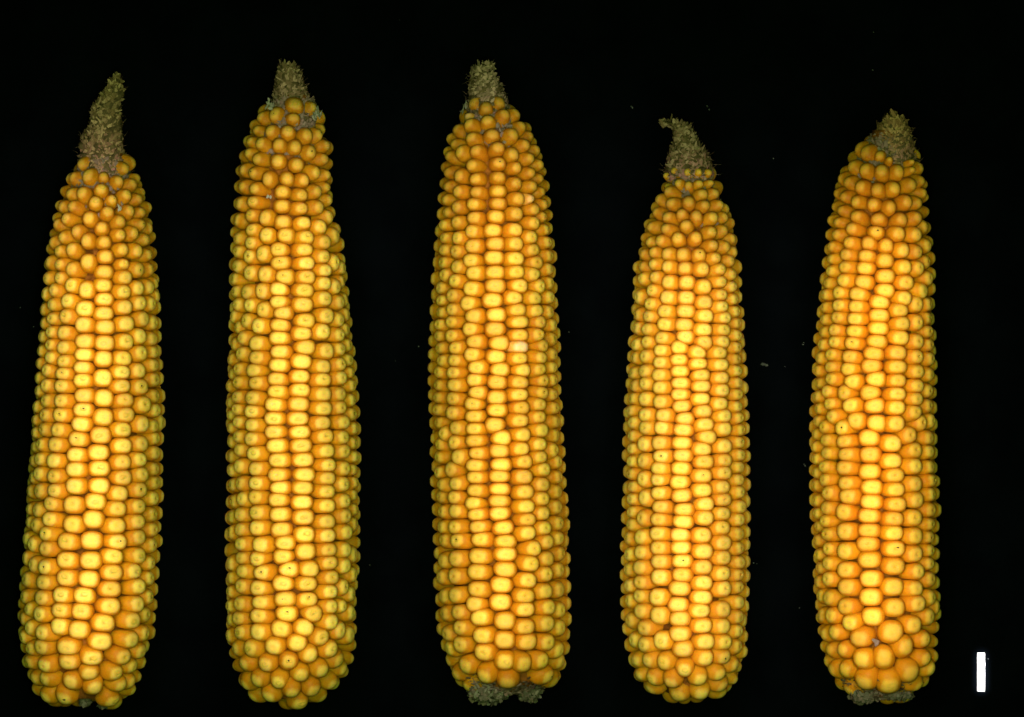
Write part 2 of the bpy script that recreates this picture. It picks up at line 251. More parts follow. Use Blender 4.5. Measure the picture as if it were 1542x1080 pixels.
def kernel_material(name, crown, flank, scar=0.6, dots=0.08):
    k = NT(name)
    a = k.attr('kc')
    sx = k.n('ShaderNodeSeparateXYZ')
    k.l(a.outputs['Vector'], sx.inputs[0])
    ax, ay, dep = sx.outputs
    r = k.attr('kr')
    sr = k.n('ShaderNodeSeparateXYZ')
    k.l(r.outputs['Vector'], sr.inputs[0])
    r1, r2, rnd = sr.outputs
    tc = k.n('ShaderNodeTexCoord').outputs['Object']
    # horny orange flanks, floury pale crown
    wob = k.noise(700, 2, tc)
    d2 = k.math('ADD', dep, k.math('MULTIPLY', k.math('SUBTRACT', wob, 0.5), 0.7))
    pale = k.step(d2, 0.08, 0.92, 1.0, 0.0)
    pale = k.math('MULTIPLY', pale, k.step(rnd, 0.0, 1.0, 1.0, 0.5))
    pale = k.math('MULTIPLY', pale, k.step(r2, 0.0, 1.0, 0.82, 1.0))
    fl2 = tuple(c * f for c, f in zip(flank, (0.92, 0.86, 0.8)))
    base = k.mix(r1, flank, fl2)
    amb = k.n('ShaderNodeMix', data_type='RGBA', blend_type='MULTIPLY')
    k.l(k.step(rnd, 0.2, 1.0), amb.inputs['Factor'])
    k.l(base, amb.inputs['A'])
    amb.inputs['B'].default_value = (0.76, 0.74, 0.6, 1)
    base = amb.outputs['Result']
    cr2 = tuple(c * f for c, f in zip(crown, (0.97, 0.92, 0.80)))
    crn = k.mix(k.step(r1, 0.45, 1.0), crown, cr2)
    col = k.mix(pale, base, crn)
    tone = k.math('FRACT', k.math('MULTIPLY', k.math('ADD', r1, r2), 5.17))
    hs = k.n('ShaderNodeHueSaturation')
    k.l(k.step(tone, 0.0, 1.0, 0.497, 0.504), hs.inputs['Hue'])
    k.l(k.step(r2, 0.0, 1.0, 0.92, 1.05), hs.inputs['Value'])
    k.l(col, hs.inputs['Color'])
    col = hs.outputs[0]
    # fine mottling of the hull
    mot = k.noise(2600, 3, tc, 0.6)
    col = k.mix(k.step(mot, 0.35, 0.7, 0.0, 0.14), col, (0.86, 0.50, 0.06))
    # ring of the silk scar, a little off the middle of the crown
    ox = k.math('MULTIPLY', k.math('SUBTRACT', r2, 0.5), 0.34)
    oy = k.math('MULTIPLY', k.math('SUBTRACT', r1, 0.35), 0.30)
    dx = k.math('SUBTRACT', ax, ox)
    dy = k.math('MULTIPLY', k.math('SUBTRACT', ay, oy), 1.15)
    dist = k.math('SQRT', k.math('ADD', k.math('MULTIPLY', dx, dx), k.math('MULTIPLY', dy, dy)))
    dist = k.math('ADD', dist, k.math('MULTIPLY', k.math('SUBTRACT', wob, 0.5), 0.6))
    ring = k.math('SUBTRACT', 1.0, k.math('DIVIDE', k.math('ABSOLUTE', k.math('SUBTRACT', dist, 0.27)), 0.20), clamp=True)
    brk = k.step(k.noise(420, 2, tc), 0.30, 0.52)
    ring = k.math('MULTIPLY', ring, brk)
    gate = k.step(k.math('FRACT', k.math('MULTIPLY', r1, 7.31)), 0.25, 0.8)
    ring = k.math('MULTIPLY', ring, k.math('MULTIPLY', gate, scar))
    ring = k.math('MULTIPLY', ring, k.step(dep, 0.5, 1.0, 1.0, 0.0))
    col = k.mix(ring, col, (0.47, 0.34, 0.03))
    # dried silk stub: a dark point on a few kernels
    on = k.math('LESS_THAN', k.math('FRACT', k.math('MULTIPLY', r2, 13.7)), dots)
    dot = k.math('MULTIPLY', k.step(dist, 0.05, 0.12, 1.0, 0.0), on)
    dot = k.math('MULTIPLY', dot, k.step(dep, 0.5, 1.0, 1.0, 0.0))
    col = k.mix(dot, col, (0.05, 0.03, 0.012))
    k.l(col, k.b.inputs['Base Color'])
    k.b.inputs['Roughness'].default_value = 0.5
    k.b.inputs['Specular IOR Level'].default_value = 0.12
    k.b.inputs['Subsurface Weight'].default_value = 0.6
    k.b.inputs['Subsurface Radius'].default_value = (1.0, 0.40, 0.04)
    k.b.inputs['Subsurface Scale'].default_value = 0.0019
    bp = k.n('ShaderNodeBump')
    bp.inputs['Strength'].default_value = 0.18
    bp.inputs['Distance'].default_value = 0.00012
    k.l(k.math('ADD', mot, k.math('MULTIPLY', wob, 1.4)), bp.inputs['Height'])
    k.l(bp.outputs[0], k.b.inputs['Normal'])
    return k.m


def chaff_material(name, a, b, c):
    k = NT(name)
    r = k.attr('kr')
    sr = k.n('ShaderNodeSeparateXYZ')
    k.l(r.outputs['Vector'], sr.inputs[0])
    tc = k.n('ShaderNodeTexCoord').outputs['Object']
    n = k.noise(900, 4, tc, 0.65)
    col = k.mix(k.step(sr.outputs[0], 0.15, 0.85), a, b)
    col = k.mix(k.step(sr.outputs[1], 0.0, 1.0), col, c)
    col = k.mix(k.step(n, 0.4, 0.75, 0.0, 0.4), col, tuple(x * 0.55 for x in a))
    k.l(col, k.b.inputs['Base Color'])
    k.b.inputs['Roughness'].default_value = 0.85
    k.b.inputs['Specular IOR Level'].default_value = 0.1
    bp = k.n('ShaderNodeBump')
    bp.inputs['Strength'].default_value = 0.5
    bp.inputs['Distance'].default_value = 0.0003
    k.l(n, bp.inputs['Height'])
    k.l(bp.outputs[0], k.b.inputs['Normal'])
    return k.m


def plain(name, col, rough=0.8, spec=0.1, vary=0.0, scale=300):
    k = NT(name)
    if vary:
        tc = k.n('ShaderNodeTexCoord').outputs['Object']
        n = k.noise(scale, 4, tc, 0.6)
        c = k.mix(k.step(n, 0.3, 0.7), tuple(x * (1 - vary) for x in col), tuple(min(1, x * (1 + vary)) for x in col))
        k.l(c, k.b.inputs['Base Color'])
    else:
        k.b.inputs['Base Color'].default_value = (*col, 1)
    k.b.inputs['Roughness'].default_value = rough
    k.b.inputs['Specular IOR Level'].default_value = spec
    return k.m


M_BACK = plain('black_cloth', (0.0011, 0.0017, 0.0026), 1.0, 0.0, 0.25, 60)
M_CORE = plain('cob_pith', (0.22, 0.075, 0.012), 0.95, 0.05, 0.5, 500)
M_WHITE = plain('white_card', (0.95, 0.95, 0.95), 0.7, 0.1)
M_LINT = plain('grey_lint', (0.10, 0.105, 0.10), 0.9, 0.0, 0.4, 900)
M_DUST = plain('pale_dust', (0.24, 0.24, 0.26), 0.9, 0.0)
M_PALE = kernel_material('blanched_kernel', (0.94, 0.62, 0.32), (0.78, 0.36, 0.07), 0.2, 0.0)


# ------------------------------------------------------------------ mesh helpers
def mesh(name, verts, faces, mat, kc=None, kr=None, smooth=True):
    me = bpy.data.meshes.new(name)
    me.from_pydata([tuple(v) for v in verts], [], faces)
    if kc is not None:
        at = me.attributes.new('kc', 'FLOAT_VECTOR', 'POINT')
        at.data.foreach_set('vector', np.asarray(kc, dtype=np.float32).ravel())
    if kr is not None:
        at = me.attributes.new('kr', 'FLOAT_VECTOR', 'POINT')
        at.data.foreach_set('vector', np.asarray(kr, dtype=np.float32).ravel())
    me.polygons.foreach_set('use_smooth', [smooth] * len(me.polygons))
    me.materials.append(mat)
    me.update()
    return me


def link(name, me, parent=None, loc=(0, 0, 0)):
    o = bpy.data.objects.new(name, me)
    COL.objects.link(o)
    o.location = loc
    if parent is not None:
        o.parent = parent
    return o


def vnoise(p, f, seed=0):
    """cheap smooth pseudo noise of 3-D points"""
    q = np.asarray(p) * f + seed * 7.13
    return (np.sin(q[..., 0] * 1.7 + 1.3 * np.sin(q[..., 1] * 1.1 + seed)) *
            np.cos(q[..., 1] * 1.9 + 1.1 * np.sin(q[..., 2] * 1.3)) +
            0.5 * np.sin(q[..., 2] * 3.1 + q[..., 0] * 2.3 + seed) * np.cos(q[..., 1] * 3.7))


# ------------------------------------------------------------------ one kernel
NPHI = 24


def kernel_outline(disp, wgt, cu, cv, p):
    """rounded cell: distance to the shared wall with each neighbour, soft minimum over all"""
    ph = np.arange(NPHI) * 2 * math.pi / NPHI
    dirs = np.stack([np.cos(ph), np.sin(ph)], 1)
    walls = [(np.array(v), d) for v, d in (((1, 0), cu), ((-1, 0), cu), ((0, 1), cv), ((0, -1), cv))]
    acc = np.zeros(NPHI)
    for n, d in walls:
        acc += np.maximum(0, dirs @ n / d) ** p
    for v, wg in zip(disp, wgt):
        L = np.hypot(*v)
        if L < 0.5:
            continue
        acc += np.maximum(0, dirs @ (v / L) / (L * wg)) ** p
    r = acc ** (-1 / p)
    r = 0.25 * np.roll(r, 1) + 0.5 * r + 0.25 * np.roll(r, -1)
    return dirs, r


def kernel_shape(dirs, r, R, H, rnd, r1, r2, su, sv):
    """rings from the crown down to the base; local x across the row, y along the cob, z outward (mm, crown at 0)"""
    f = 0.66 + 0.22 * rnd
    re = 1.65 + 0.75 * rnd
    rings = []
    core = 1 - f
    dent = 0.30 * (1 - rnd) * (0.35 + r1)
    rings.append((core * 0.38, dent * 0.75))
    rings.append((core * 0.74, dent * 0.1))
    for al in (84, 68, 52, 38, 24, 11, 0):
        a = math.radians(al)
        rings.append((1 - f * (1 - math.cos(a)), re * (1 - math.sin(a)), a))
    rings.append((0.985, re + (H - re) * 0.35))
    rings.append((0.90, H))
    V, K = [], []
    q = NPHI // 4
    ru, rv = 0.5 * (r[0] + r[NPHI // 2]), 0.25 * (r[q] + r[q + 1] + r[3 * q] + r[3 * q + 1])
    pe = 2.55 - 0.4 * rnd
    oval = (np.abs(dirs[:, 0] / ru) ** pe + np.abs(dirs[:, 1] / rv) ** pe) ** (-1 / pe)
    ox, oy = (r2 - 0.5) * 0.3, (r1 - 0.5) * 0.3
    V.append((ox * 0.3, oy * 0.3, -dent))
    K.append((0, 0, 0))
    for rg in rings:
        s, d = rg[:2]
        lat = s * (1 - 0.25 * d / R) * (1 - (0.18 - 0.05 * rnd) * (1 - min(1, d / 3.2)) ** 1.2)
        dome = 0.28 * s * s
        sh = max(0.0, 1 - s) * 0.8
        bl = 0.95 * (1 - min(1, d / 2.8))
        for (cx, cy), rc, ro in zip(dirs, r, oval):
            rr = rc + (min(ro, rc * 1.12) - rc) * bl
            V.append((cx * rr * lat * su + ox * sh, cy * rr * s * sv * (1 - 0.11 * (1 - min(1, d / 1.3))) + oy * sh, -d - dome))
            K.append((cx * s, cy * s, d))
    F = [(0, 1 + i, 1 + (i + 1) % NPHI) for i in range(NPHI)]
    for k in range(len(rings) - 1):
        a, b = 1 + k * NPHI, 1 + (k + 1) * NPHI
        for i in range(NPHI):
            j = (i + 1) % NPHI
            F.append((a + i, b + i, b + j, a + j))
    return np.array(V), F, np.array(K)


# ------------------------------------------------------------------ flakes of chaff
class Flakes:
    def __init__(self):
        self.v, self.f, self.r = [], [], []

    def add(self, P, N, T, wd, ht, lift, cup, col, twist=0.0):
        """papery bract: rooted at P, runs along T, leans out along N, cupped across"""
        N = N / np.linalg.norm(N)
        T = T - N * (T @ N)
        T = T / np.linalg.norm(T)
        B = np.cross(T, N)
        T2 = T * math.cos(twist) + B * math.sin(twist)
        B2 = np.cross(T2, N)
        i0 = len(self.v)
        for j, t in enumerate((0.0, 0.5, 1.0)):
            ww = wd * (0.75, 1.0, 0.55)[j] * 0.5
            for q in (-1, -0.35, 0.35, 1):
                jit = (rng.random(3) - 0.5) * 0.18 * wd
                self.v.append(P + T2 * (t * ht + (0.12 * ht if abs(q) < 0.5 and j == 2 else 0)) + B2 * q * ww
                              + N * (lift * t ** 1.4 - cup * q * q * ww) + jit * (j > 0))
                self.r.append(col)
        for j in range(2):
            for q in range(3):
                a = i0 + j * 4 + q
                self.f.append((a, a + 1, a + 5, a + 4))

    def hair(self, P, D, ln, th, col):
        D = D / np.linalg.norm(D)
        A = np.cross(D, (0.3, 0.5, 0.8))
        A = A / np.linalg.norm(A)
        B = np.cross(D, A)
        i0 = len(self.v)
        bend = (rng.random(3) - 0.5) * ln * 0.5
        for j in range(4):
            t = j / 3
            c = P + D * ln * t + bend * t * t
            rr = th * (1 - 0.75 * t)
            for q in range(3):
                an = q * 2.094
                self.v.append(c + (A * math.cos(an) + B * math.sin(an)) * rr)
                self.r.append(col)
        for j in range(3):
            for q in range(3):
                a = i0 + j * 3
                self.f.append((a + q, a + (q + 1) % 3, a + 3 + (q + 1) % 3, a + 3 + q))

    def build(self, name, mat, parent, org):
        v = (np.array(self.v) - org) * MM
        o = link(name, mesh(name, v, self.f, mat, kr=self.r), parent)
        o['kind'] = 'stuff'
        return o


# ------------------------------------------------------------------ a whole cob
TUFTS = {'A': ((-99.7, 38.6, 0.12, 3),), 'B': ((-49.7, 62.3, 0.6, 24), (-61.5, 64.6, 0.5, 16), (-62.1, 41.4, 0.2, 3)),
         'C': ((-13.0, 64.0, 0.5, 12),), 'E': ((93.1, -72.0, 0.3, 5),)}


BASE_ROUND = {'A': 0.10, 'B': 0.125, 'C': 0.085, 'D': 0.115, 'E': 0.15}    # how far up the butt the kernels stay rounded


def table(s):
    return np.array([[float(q) for q in t.split(',')] for t in s.split()]) / 100.0


def build_cob(key, label, mats, pale=(), hook=None, tipcol=None):
    body = table(BODY[key])[::-1]            # ascending y
    tip = table(TIP[key])[::-1] if False else table(TIP[key])
    yb, cb, Rb = body[:, 0], (body[:, 1] + body[:, 2]) / 2, (body[:, 2] - body[:, 1]) / 2
    yt, ct, Rt = tip[:, 0], (tip[:, 1] + tip[:, 2]) / 2, (tip[:, 2] - tip[:, 1]) / 2
    y0, y1 = yb[0], yb[-1]
    grid = np.linspace(y0, y1, 400)
    gR = np.interp(grid, yb, Rb)
    gC = np.interp(grid, yb, cb)
    ker = np.ones(9) / 9
    gC = np.convolve(np.pad(gC, 4, 'edge'), ker, 'valid')
    gR = np.convolve(np.pad(gR, 4, 'edge'), ker, 'valid')
    gS = np.clip(np.gradient(gR, grid), -1.3, 1.0)
    gS = np.convolve(np.pad(gS, 5, 'edge'), np.ones(11) / 11, 'valid')
    Rf = lambda y: np.interp(y, grid, gR)
    Cf = lambda y: np.interp(y, grid, gC)
    Sf = lambda y: np.interp(y, grid, gS)
    zc = gR.max()

    # digitised kernels, then rows that close the ring round the back
    dat = [[float(q) for q in t.split(',')] for t in KERNELS[key].split()]
    xs = np.array([d[0] for d in dat]) / 100
    ys = np.clip(np.array([d[1] for d in dat]) / 100, y0, y1)
    sz = np.array([d[2] if len(d) > 2 else 1.0 for d in dat])
    th = np.arcsin(np.clip((xs - Cf(ys)) / Rf(ys), -0.985, 0.985))
    real = np.ones(len(th), bool)
    TH, YY, SZ = list(th), list(ys), list(sz)
    yy = np.linspace(y0, y1, 60)
    lo = np.array([np.min(th[np.abs(ys - y) < 5]) if np.any(np.abs(ys - y) < 5) else -1.2 for y in yy])
    hi = np.array([np.max(th[np.abs(ys - y) < 5]) if np.any(np.abs(ys - y) < 5) else 1.2 for y in yy])
    k7 = np.ones(7) / 7
    lo = np.convolve(np.pad(lo, 3, 'edge'), k7, 'valid')
    hi = np.convolve(np.pad(hi, 3, 'edge'), k7, 'valid')
    nrow = int(round(np.median(2 * math.pi + lo - hi) / math.radians(23))) - 1
    cand = []
    for j in range(nrow):
        y = y0 + 0.5 + rng.random() * 3.5
        while y < y1 - 0.8:
            a, b = np.interp(y, yy, hi), np.interp(y, yy, lo) + 2 * math.pi
            t = a + (b - a) * (j + 1) / (nrow + 1) + rng.normal(0, 0.025)
            cand.append((t, y))
            y += 3.75 * (0.88 + 0.26 * rng.random())
    for t, y in cand:
        R = Rf(y)
        du = (np.array(TH) - t + math.pi) % (2 * math.pi) - math.pi
        if math.cos(t) > 0.42:
            continue
        q = (du * R / 4.3) ** 2 + ((np.array(YY) - y) / 3.0) ** 2
        if q.min() > 1:
            TH.append(t)
            YY.append(y)
            SZ.append(1.0)
    TH, YY, SZ = np.array(TH), np.array(YY), np.array(SZ)
    n = len(TH)
    isreal = np.arange(n) < len(dat)
    # gentle relaxation so that no two kernels overlap
    mob = np.where(isreal, np.where(np.abs(TH) < 0.8, 0.12, 0.4), 1.0)
    for it in range(14):
        R = Rf(YY)
        du = ((TH[:, None] - TH[None] + math.pi) % (2 * math.pi) - math.pi) * R[:, None]
        dv = YY[:, None] - YY[None]
        sc = (SZ[:, None] + SZ[None]) / 2
        q = np.sqrt((du / (5.0 * sc)) ** 2 + (dv / (3.25 * sc)) ** 2) + 1e-6
        np.fill_diagonal(q, 9)
        push = np.maximum(0, 1 - q) * 0.35
        TH = TH + mob * np.clip((du / q * push).sum(1), -0.6, 0.6) / R
        YY = np.clip(YY + mob * np.clip((dv / q * push).sum(1), -0.5, 0.5), y0, y1)
    R, Cx, sl = Rf(YY), Cf(YY), Sf(YY)
    P = np.stack([Cx + R * np.sin(TH), YY, zc + R * np.cos(TH)], 1)
    N = np.stack([np.sin(TH), -sl, np.cos(TH)], 1)
    N /= np.linalg.norm(N, axis=1)[:, None]
    ax = np.array([0, 1.0, 0])
    V = ax - N * (N @ ax)[:, None]
    V /= np.linalg.norm(V, axis=1)[:, None]
    U = np.cross(V, N)

    org = np.array([Cf((y0 + y1) / 2), (y0 + y1) / 2, 0.0])
    root = bpy.data.objects.new('corn_cob', None)
    COL.objects.link(root)
    root.empty_display_size = 0.02
    root.location = org * MM
    root['label'] = label
    root['category'] = 'corn cob'
    root['group'] = 'ripe yellow corn cobs laid side by side'

    # core under the kernels
    vs, fs = [], []
    sec = np.concatenate([np.linspace(y0 + (1.0 if key in 'CE' else 3.0), y1, 90), [y1 + 1.5]])
    NS = 40
    for i, y in enumerate(sec):
        rr = max(Rf(y) - 5.0, 0.42 * Rf(y))
        if y > y1 - 8:
            ti = np.interp(y, yt[:: -1] if yt[0] > yt[-1] else yt, Rt[:: -1] if yt[0] > yt[-1] else Rt)
            kk = min(1, (y - y1 + 8) / 8)
            rr = rr * (1 - kk) + min(ti * 0.85, Rf(y) - 2.2) * kk
        for j in range(NS):
            a = j * 2 * math.pi / NS
            p = np.array([Cf(y) + rr * math.sin(a), y, zc + rr * math.cos(a)])
            rn = 1 + 0.06 * vnoise(p, 1.1, 3)
            vs.append(((Cf(y) + rr * rn * math.sin(a), y, zc + rr * rn * math.cos(a)) - org) * MM)
    for i in range(len(sec) - 1):
        for j in range(NS):
            fs.append((i * NS + j, i * NS + (j + 1) % NS, (i + 1) * NS + (j + 1) % NS, (i + 1) * NS + j))
    fs.append(tuple(range(NS))[::-1])
    fs.append(tuple((len(sec) - 1) * NS + j for j in range(NS)))
    link('core', mesh('core', vs, fs, M_CORE), root)

    # kernels
    built = []
    span = y1 - y0
    for i in range(n):
        D = P - P[i]
        near = np.where((np.abs(D).max(1) < 11) & (np.arange(n) != i))[0]
        a, b, c = D[near] @ U[i], D[near] @ V[i], D[near] @ N[i]
        L = np.linalg.norm(D[near], axis=1)
        pl = np.hypot(a, b) + 1e-6
        keep = (L < 10.5)
        disp = np.stack([a / pl * L, b / pl * L], 1)[keep]
        wgt = (SZ[i] / (SZ[i] + SZ[near]))[keep]
        up = (YY[i] - y0) / span
        # round and pearl-like towards both ends, flat-topped in between
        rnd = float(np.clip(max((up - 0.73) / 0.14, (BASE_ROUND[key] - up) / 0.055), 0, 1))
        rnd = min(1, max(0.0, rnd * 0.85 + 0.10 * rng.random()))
        p = 4.6 - 1.5 * rnd
        cu, cv = (3.5 - (0.75 if up > 0.5 else 0.25) * rnd) * SZ[i], (2.45 + (0.2 if up > 0.5 else 0.5) * rnd) * SZ[i]
        dirs, r = kernel_outline(disp, wgt, cu, cv, p)
        r1, r2 = rng.random(2)
        su, sv = 1.17 - 0.05 * rnd, 1.085 + 0.02 * rnd
        H = min(5.4, 0.6 * R[i]) * (0.6 + 0.4 * SZ[i])
        v, f, kc = kernel_shape(dirs, r, max(R[i], 7), H, rnd, r1, r2, su, sv)
        tl = rng.normal(0, 0.045, 2)
        Ni = N[i] + U[i] * tl[0] + V[i] * tl[1]
        Ni /= np.linalg.norm(Ni)
        Vi = V[i] - Ni * (Ni @ V[i])
        Vi /= np.linalg.norm(Vi)
        Ui = np.cross(Vi, Ni)
        top = P[i] + N[i] * (rng.normal(0, 0.16) - (0.5 if 0.6 < SZ[i] < 0.9 else -0.5 if SZ[i] <= 0.6 else 0))
        vv = v[:, :1] * Ui + v[:, 1:2] * Vi + v[:, 2:3] * Ni
        area_px = max(0.0, N[i][2]) * np.mean(r) ** 2 + (0.02 if isreal[i] else 0)
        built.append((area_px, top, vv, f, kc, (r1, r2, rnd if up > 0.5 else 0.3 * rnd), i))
    built.sort(key=lambda b: -b[0])
    shown = [b for b in built if N[b[6]][2] > -0.12][:300]
    ids = {b[6] for b in shown}
    for ar, top, vv, f, kc, kr, i in shown:
        px, py = P[i][0], P[i][1]
        m = mats
        lab = None
        for (qx, qy, text) in pale:
            if math.hypot(px - qx, py - qy) < 1.3:
                m, lab = M_PALE, text
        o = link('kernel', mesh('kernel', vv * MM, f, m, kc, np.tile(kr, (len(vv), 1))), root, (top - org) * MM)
        if lab:
            o['label'] = lab
    av, af, ak, ar_ = [], [], [], []
    for ar, top, vv, f, kc, kr, i in built:
        if i in ids:
            continue
        o0 = sum(len(x) for x in av)
        av.append((vv + top - org) * MM)
        af += [tuple(q + o0 for q in t) for t in f]
        ak.append(kc)
        ar_.append(np.tile(kr, (len(vv), 1)))
    if av:
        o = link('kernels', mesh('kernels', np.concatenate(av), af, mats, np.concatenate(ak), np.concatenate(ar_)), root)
        o['kind'] = 'stuff'

    def clear(p, k):
        d = P - p
        a, b = (d * U).sum(1), (d * V).sum(1)
        ok = np.abs((d * N).sum(1)) < 6
        return not np.any(ok & (np.hypot(a / 1.25, b) < k * SZ))

    # bare tip: a rough spike covered with dried bracts
    if yt[0] > yt[-1]:
        yt, ct, Rt = yt[::-1], ct[::-1], Rt[::-1]
    vs, fs = [], []
    ytop = yt[-1]
    sec = np.linspace(yt[0], ytop, 34)
    for y in sec:
        rr, cc = np.interp(y, yt, Rt) * 0.88, np.interp(y, yt, ct)
        if hook is not None:
            cc += hook * max(0, (y - ytop + 2.2) / 2.2) ** 2
        for j in range(NS):
            a = j * 2 * math.pi / NS
            p = np.array([cc + rr * math.sin(a), y, zc + rr * math.cos(a)])
            k = 1 + 0.10 * vnoise(p, 0.9, 5) + 0.07 * vnoise(p, 2.3, 9)
            vs.append((np.array([cc + rr * k * math.sin(a), y + 0.35 * vnoise(p, 0.8, 2), zc + rr * k * math.cos(a)]) - org) * MM)
    for i in range(len(sec) - 1):
        for j in range(NS):
            fs.append((i * NS + j, i * NS + (j + 1) % NS, (i + 1) * NS + (j + 1) % NS, (i + 1) * NS + j))
    fs.append(tuple((len(sec) - 1) * NS + j for j in range(NS)))
    fs.append(tuple(range(NS))[::-1])
    tobj = link('tip', mesh('tip', vs, fs, M_TIPCORE), root)
    fl = Flakes()
    Ht = ytop - yt[0]
    y = yt[0] - 1.0
    while y < ytop - 0.9:
        yc = max(y, yt[0])
        rr, cc = np.interp(yc, yt, Rt), np.interp(yc, yt, ct)
        if hook is not None:
            cc += hook * max(0, (y - ytop + 2.2) / 2.2) ** 2
        u = (y - yt[0]) / Ht
        nn = max(6, int(2 * math.pi * rr / 1.0))
        for j in range(nn):
            a = (j + rng.random()) * 2 * math.pi / nn
            Nn = np.array([math.sin(a), 0.25, math.cos(a)])
            p = np.array([cc + rr * 0.88 * math.sin(a), y + rng.normal(0, 0.3), zc + rr * 0.88 * math.cos(a)])
            if y < y1 + 3 and not clear(p, 1.7):
                continue
            c = (rng.random() ** 1.3, max(0, 1 - u * 1.7) * rng.random(), 0)
            if rng.random() < 0.4:
                fl.add(p, Nn, np.array([rng.normal(0, 0.3), 1.0, 0]), 0.4 + 0.5 * rng.random(), 1.0 + 1.2 * rng.random(),
                       0.1 + 0.5 * rng.random() ** 2, 0.3, c, rng.normal(0, 0.8))
                continue
            fl.add(p, Nn, np.array([rng.normal(0, 0.25), 1.0, 0]), 0.8 + 1.3 * rng.random() ** 1.5, 0.5 + 0.6 * rng.random(),
                   0.15 + 0.45 * rng.random() ** 2, 0.1 + 0.4 * rng.random(), c, rng.normal(0, 0.5))
        y += 0.5
    for k in range(46):                      # frayed end
        a = rng.random() * 2 * math.pi
        rr = Rt[-1] * rng.random() ** 0.5
        cc = ct[-1] + (hook or 0) * 0.9
        p = np.array([cc + rr * math.sin(a), ytop - 0.7 - 1.0 * rng.random(), zc + rr * math.cos(a)])
        dv = np.array([math.sin(a) * 0.5 + (hook or 0) * 0.25, 1.0, math.cos(a) * 0.5])
        fl.add(p, np.array([math.sin(a), 0.1, math.cos(a)]), dv, 0.5 + 0.6 * rng.random(), 0.6 + 1.0 * rng.random(), 0.3, 0.4,
               (rng.random(), 0.1 * rng.random(), 0), rng.normal(0, 0.3))
    for k in range(70):                      # stray hairs
        y = yt[0] + Ht * rng.random()
        rr, cc = np.interp(y, yt, Rt), np.interp(y, yt, ct)
        a = rng.normal(0, 1.2)
        p = np.array([cc + rr * math.sin(a), y, zc + rr * math.cos(a)])
        fl.hair(p, np.array([math.sin(a), 0.8 * rng.normal(0.6, 0.6), math.cos(a)]), 0.5 + 1.1 * rng.random(), 0.035,
                (rng.random(), 0.3 * rng.random(), 0))
    fl.build('bracts', tipcol, tobj, org)

    # chaff that shows between the last kernels at both ends, and the frayed butt
    fl = Flakes()
    for k in range(2600):
        top_end = k % 3 != 0 or key in 'ABD'
        y = y1 - abs(rng.normal(0, 6.0)) if top_end else y0 + 0.5 + abs(rng.normal(0, 2.2))
        y = float(np.clip(y, y0, y1))
        a = rng.random() * 2 * math.pi
        rr = max(Rf(y) - (2.2 + 2.4 * rng.random()), 0.55 * Rf(y))
        p = np.array([Cf(y) + rr * math.sin(a), y, zc + rr * math.cos(a)])
        Nn = np.array([math.sin(a), -float(Sf(y)), math.cos(a)])
        if not clear(p, 1.75):
            continue
        fl.add(p, Nn, np.array([rng.normal(0, 0.5), 1.0, 0]), 0.6 + 0.7 * rng.random(), 0.6 + 0.6 * rng.random(), 0.3 + 0.5 * rng.random(),
               0.4, (rng.random(), 0.6 + 0.4 * rng.random(), 0), rng.normal(0, 0.9))
    for bx, by, brx in BUTT.get(key, ()):   # torn shank: ragged lobes of fibre under the butt
        yc = y0 + 2.2
        ry = yc - by
        for k in range(int(60 * brx)):
            e = rng.normal(size=3)
            e /= np.linalg.norm(e)
            e[1] = -abs(e[1])
            rag = 0.8 + 0.25 * rng.random()
            p = np.array([bx + brx * e[0] * rag, yc + ry * e[1] * rag, zc + 2.0 + 1.3 * brx * e[2] * rag])
            dirv = np.array([rng.normal(0, 1.0), rng.normal(-0.5, 0.8), rng.normal(0, 0.6)])
            fl.add(p, e + 0.3 * rng.normal(size=3), dirv, 0.7 + 1.2 * rng.random(), 0.5 + 0.9 * rng.random() ** 2, 0.4 * rng.random(), 0.7 * rng.random(),
                   ((0.6 if key == 'C' else 0.35) * rng.random() ** 1.4, 0.6 * rng.random() ** 2, 0), rng.normal(0, 0.9))
    for tx, ty, tr, tn in TUFTS.get(key, ()):   # pale scraps of husk caught between kernels
        for k in range(tn):
            y = ty + rng.normal(0, tr)
            x = tx + rng.normal(0, tr)
            rr = Rf(y) if y < y1 else np.interp(y, yt, Rt)
            a = math.asin(max(-0.97, min(0.97, (x - Cf(y)) / rr)))
            p = np.array([Cf(y) + rr * math.sin(a), y, zc + rr * math.cos(a) + 0.2])
            fl.add(p, np.array([math.sin(a), 0.2, math.cos(a)]), np.array([rng.normal(0, 1), rng.normal(0, 1), 0.1]), 0.5 + 0.5 * rng.random(),
                   0.6 + 0.8 * rng.random(), 0.5 * rng.random(), 0.4, (1.0, 0.8 if key == 'E' else 0.0, 0), 0)
    fl.build('chaff', M_BUTT, root, org)
    return root


M_TIP = {
    'A': chaff_material('olive_bracts', (0.182, 0.113, 0.054), (0.433, 0.291, 0.168), (0.346, 0.146, 0.144)),
    'B': chaff_material('brown_bracts', (0.182, 0.113, 0.064), (0.381, 0.252, 0.175), (0.329, 0.179, 0.175)),
    'C': chaff_material('grey_bracts', (0.199, 0.139, 0.088), (0.416, 0.291, 0.207), (0.312, 0.146, 0.160)),
    'D': chaff_material('mauve_bracts', (0.199, 0.120, 0.074), (0.399, 0.265, 0.191), (0.381, 0.159, 0.175)),
    'E': chaff_material('tan_bracts', (0.216, 0.117, 0.051), (0.416, 0.252, 0.120), (0.346, 0.173, 0.160)),
}
M_TIPCORE = plain('shaded_tip_pith', (0.105, 0.075, 0.036), 0.95, 0.0, 0.4, 700)  # darker than the bracts: shade of the gaps put into the colour
M_BUTT = chaff_material('grey_chaff', (0.11, 0.098, 0.072), (0.34, 0.33, 0.26), (0.22, 0.135, 0.115))
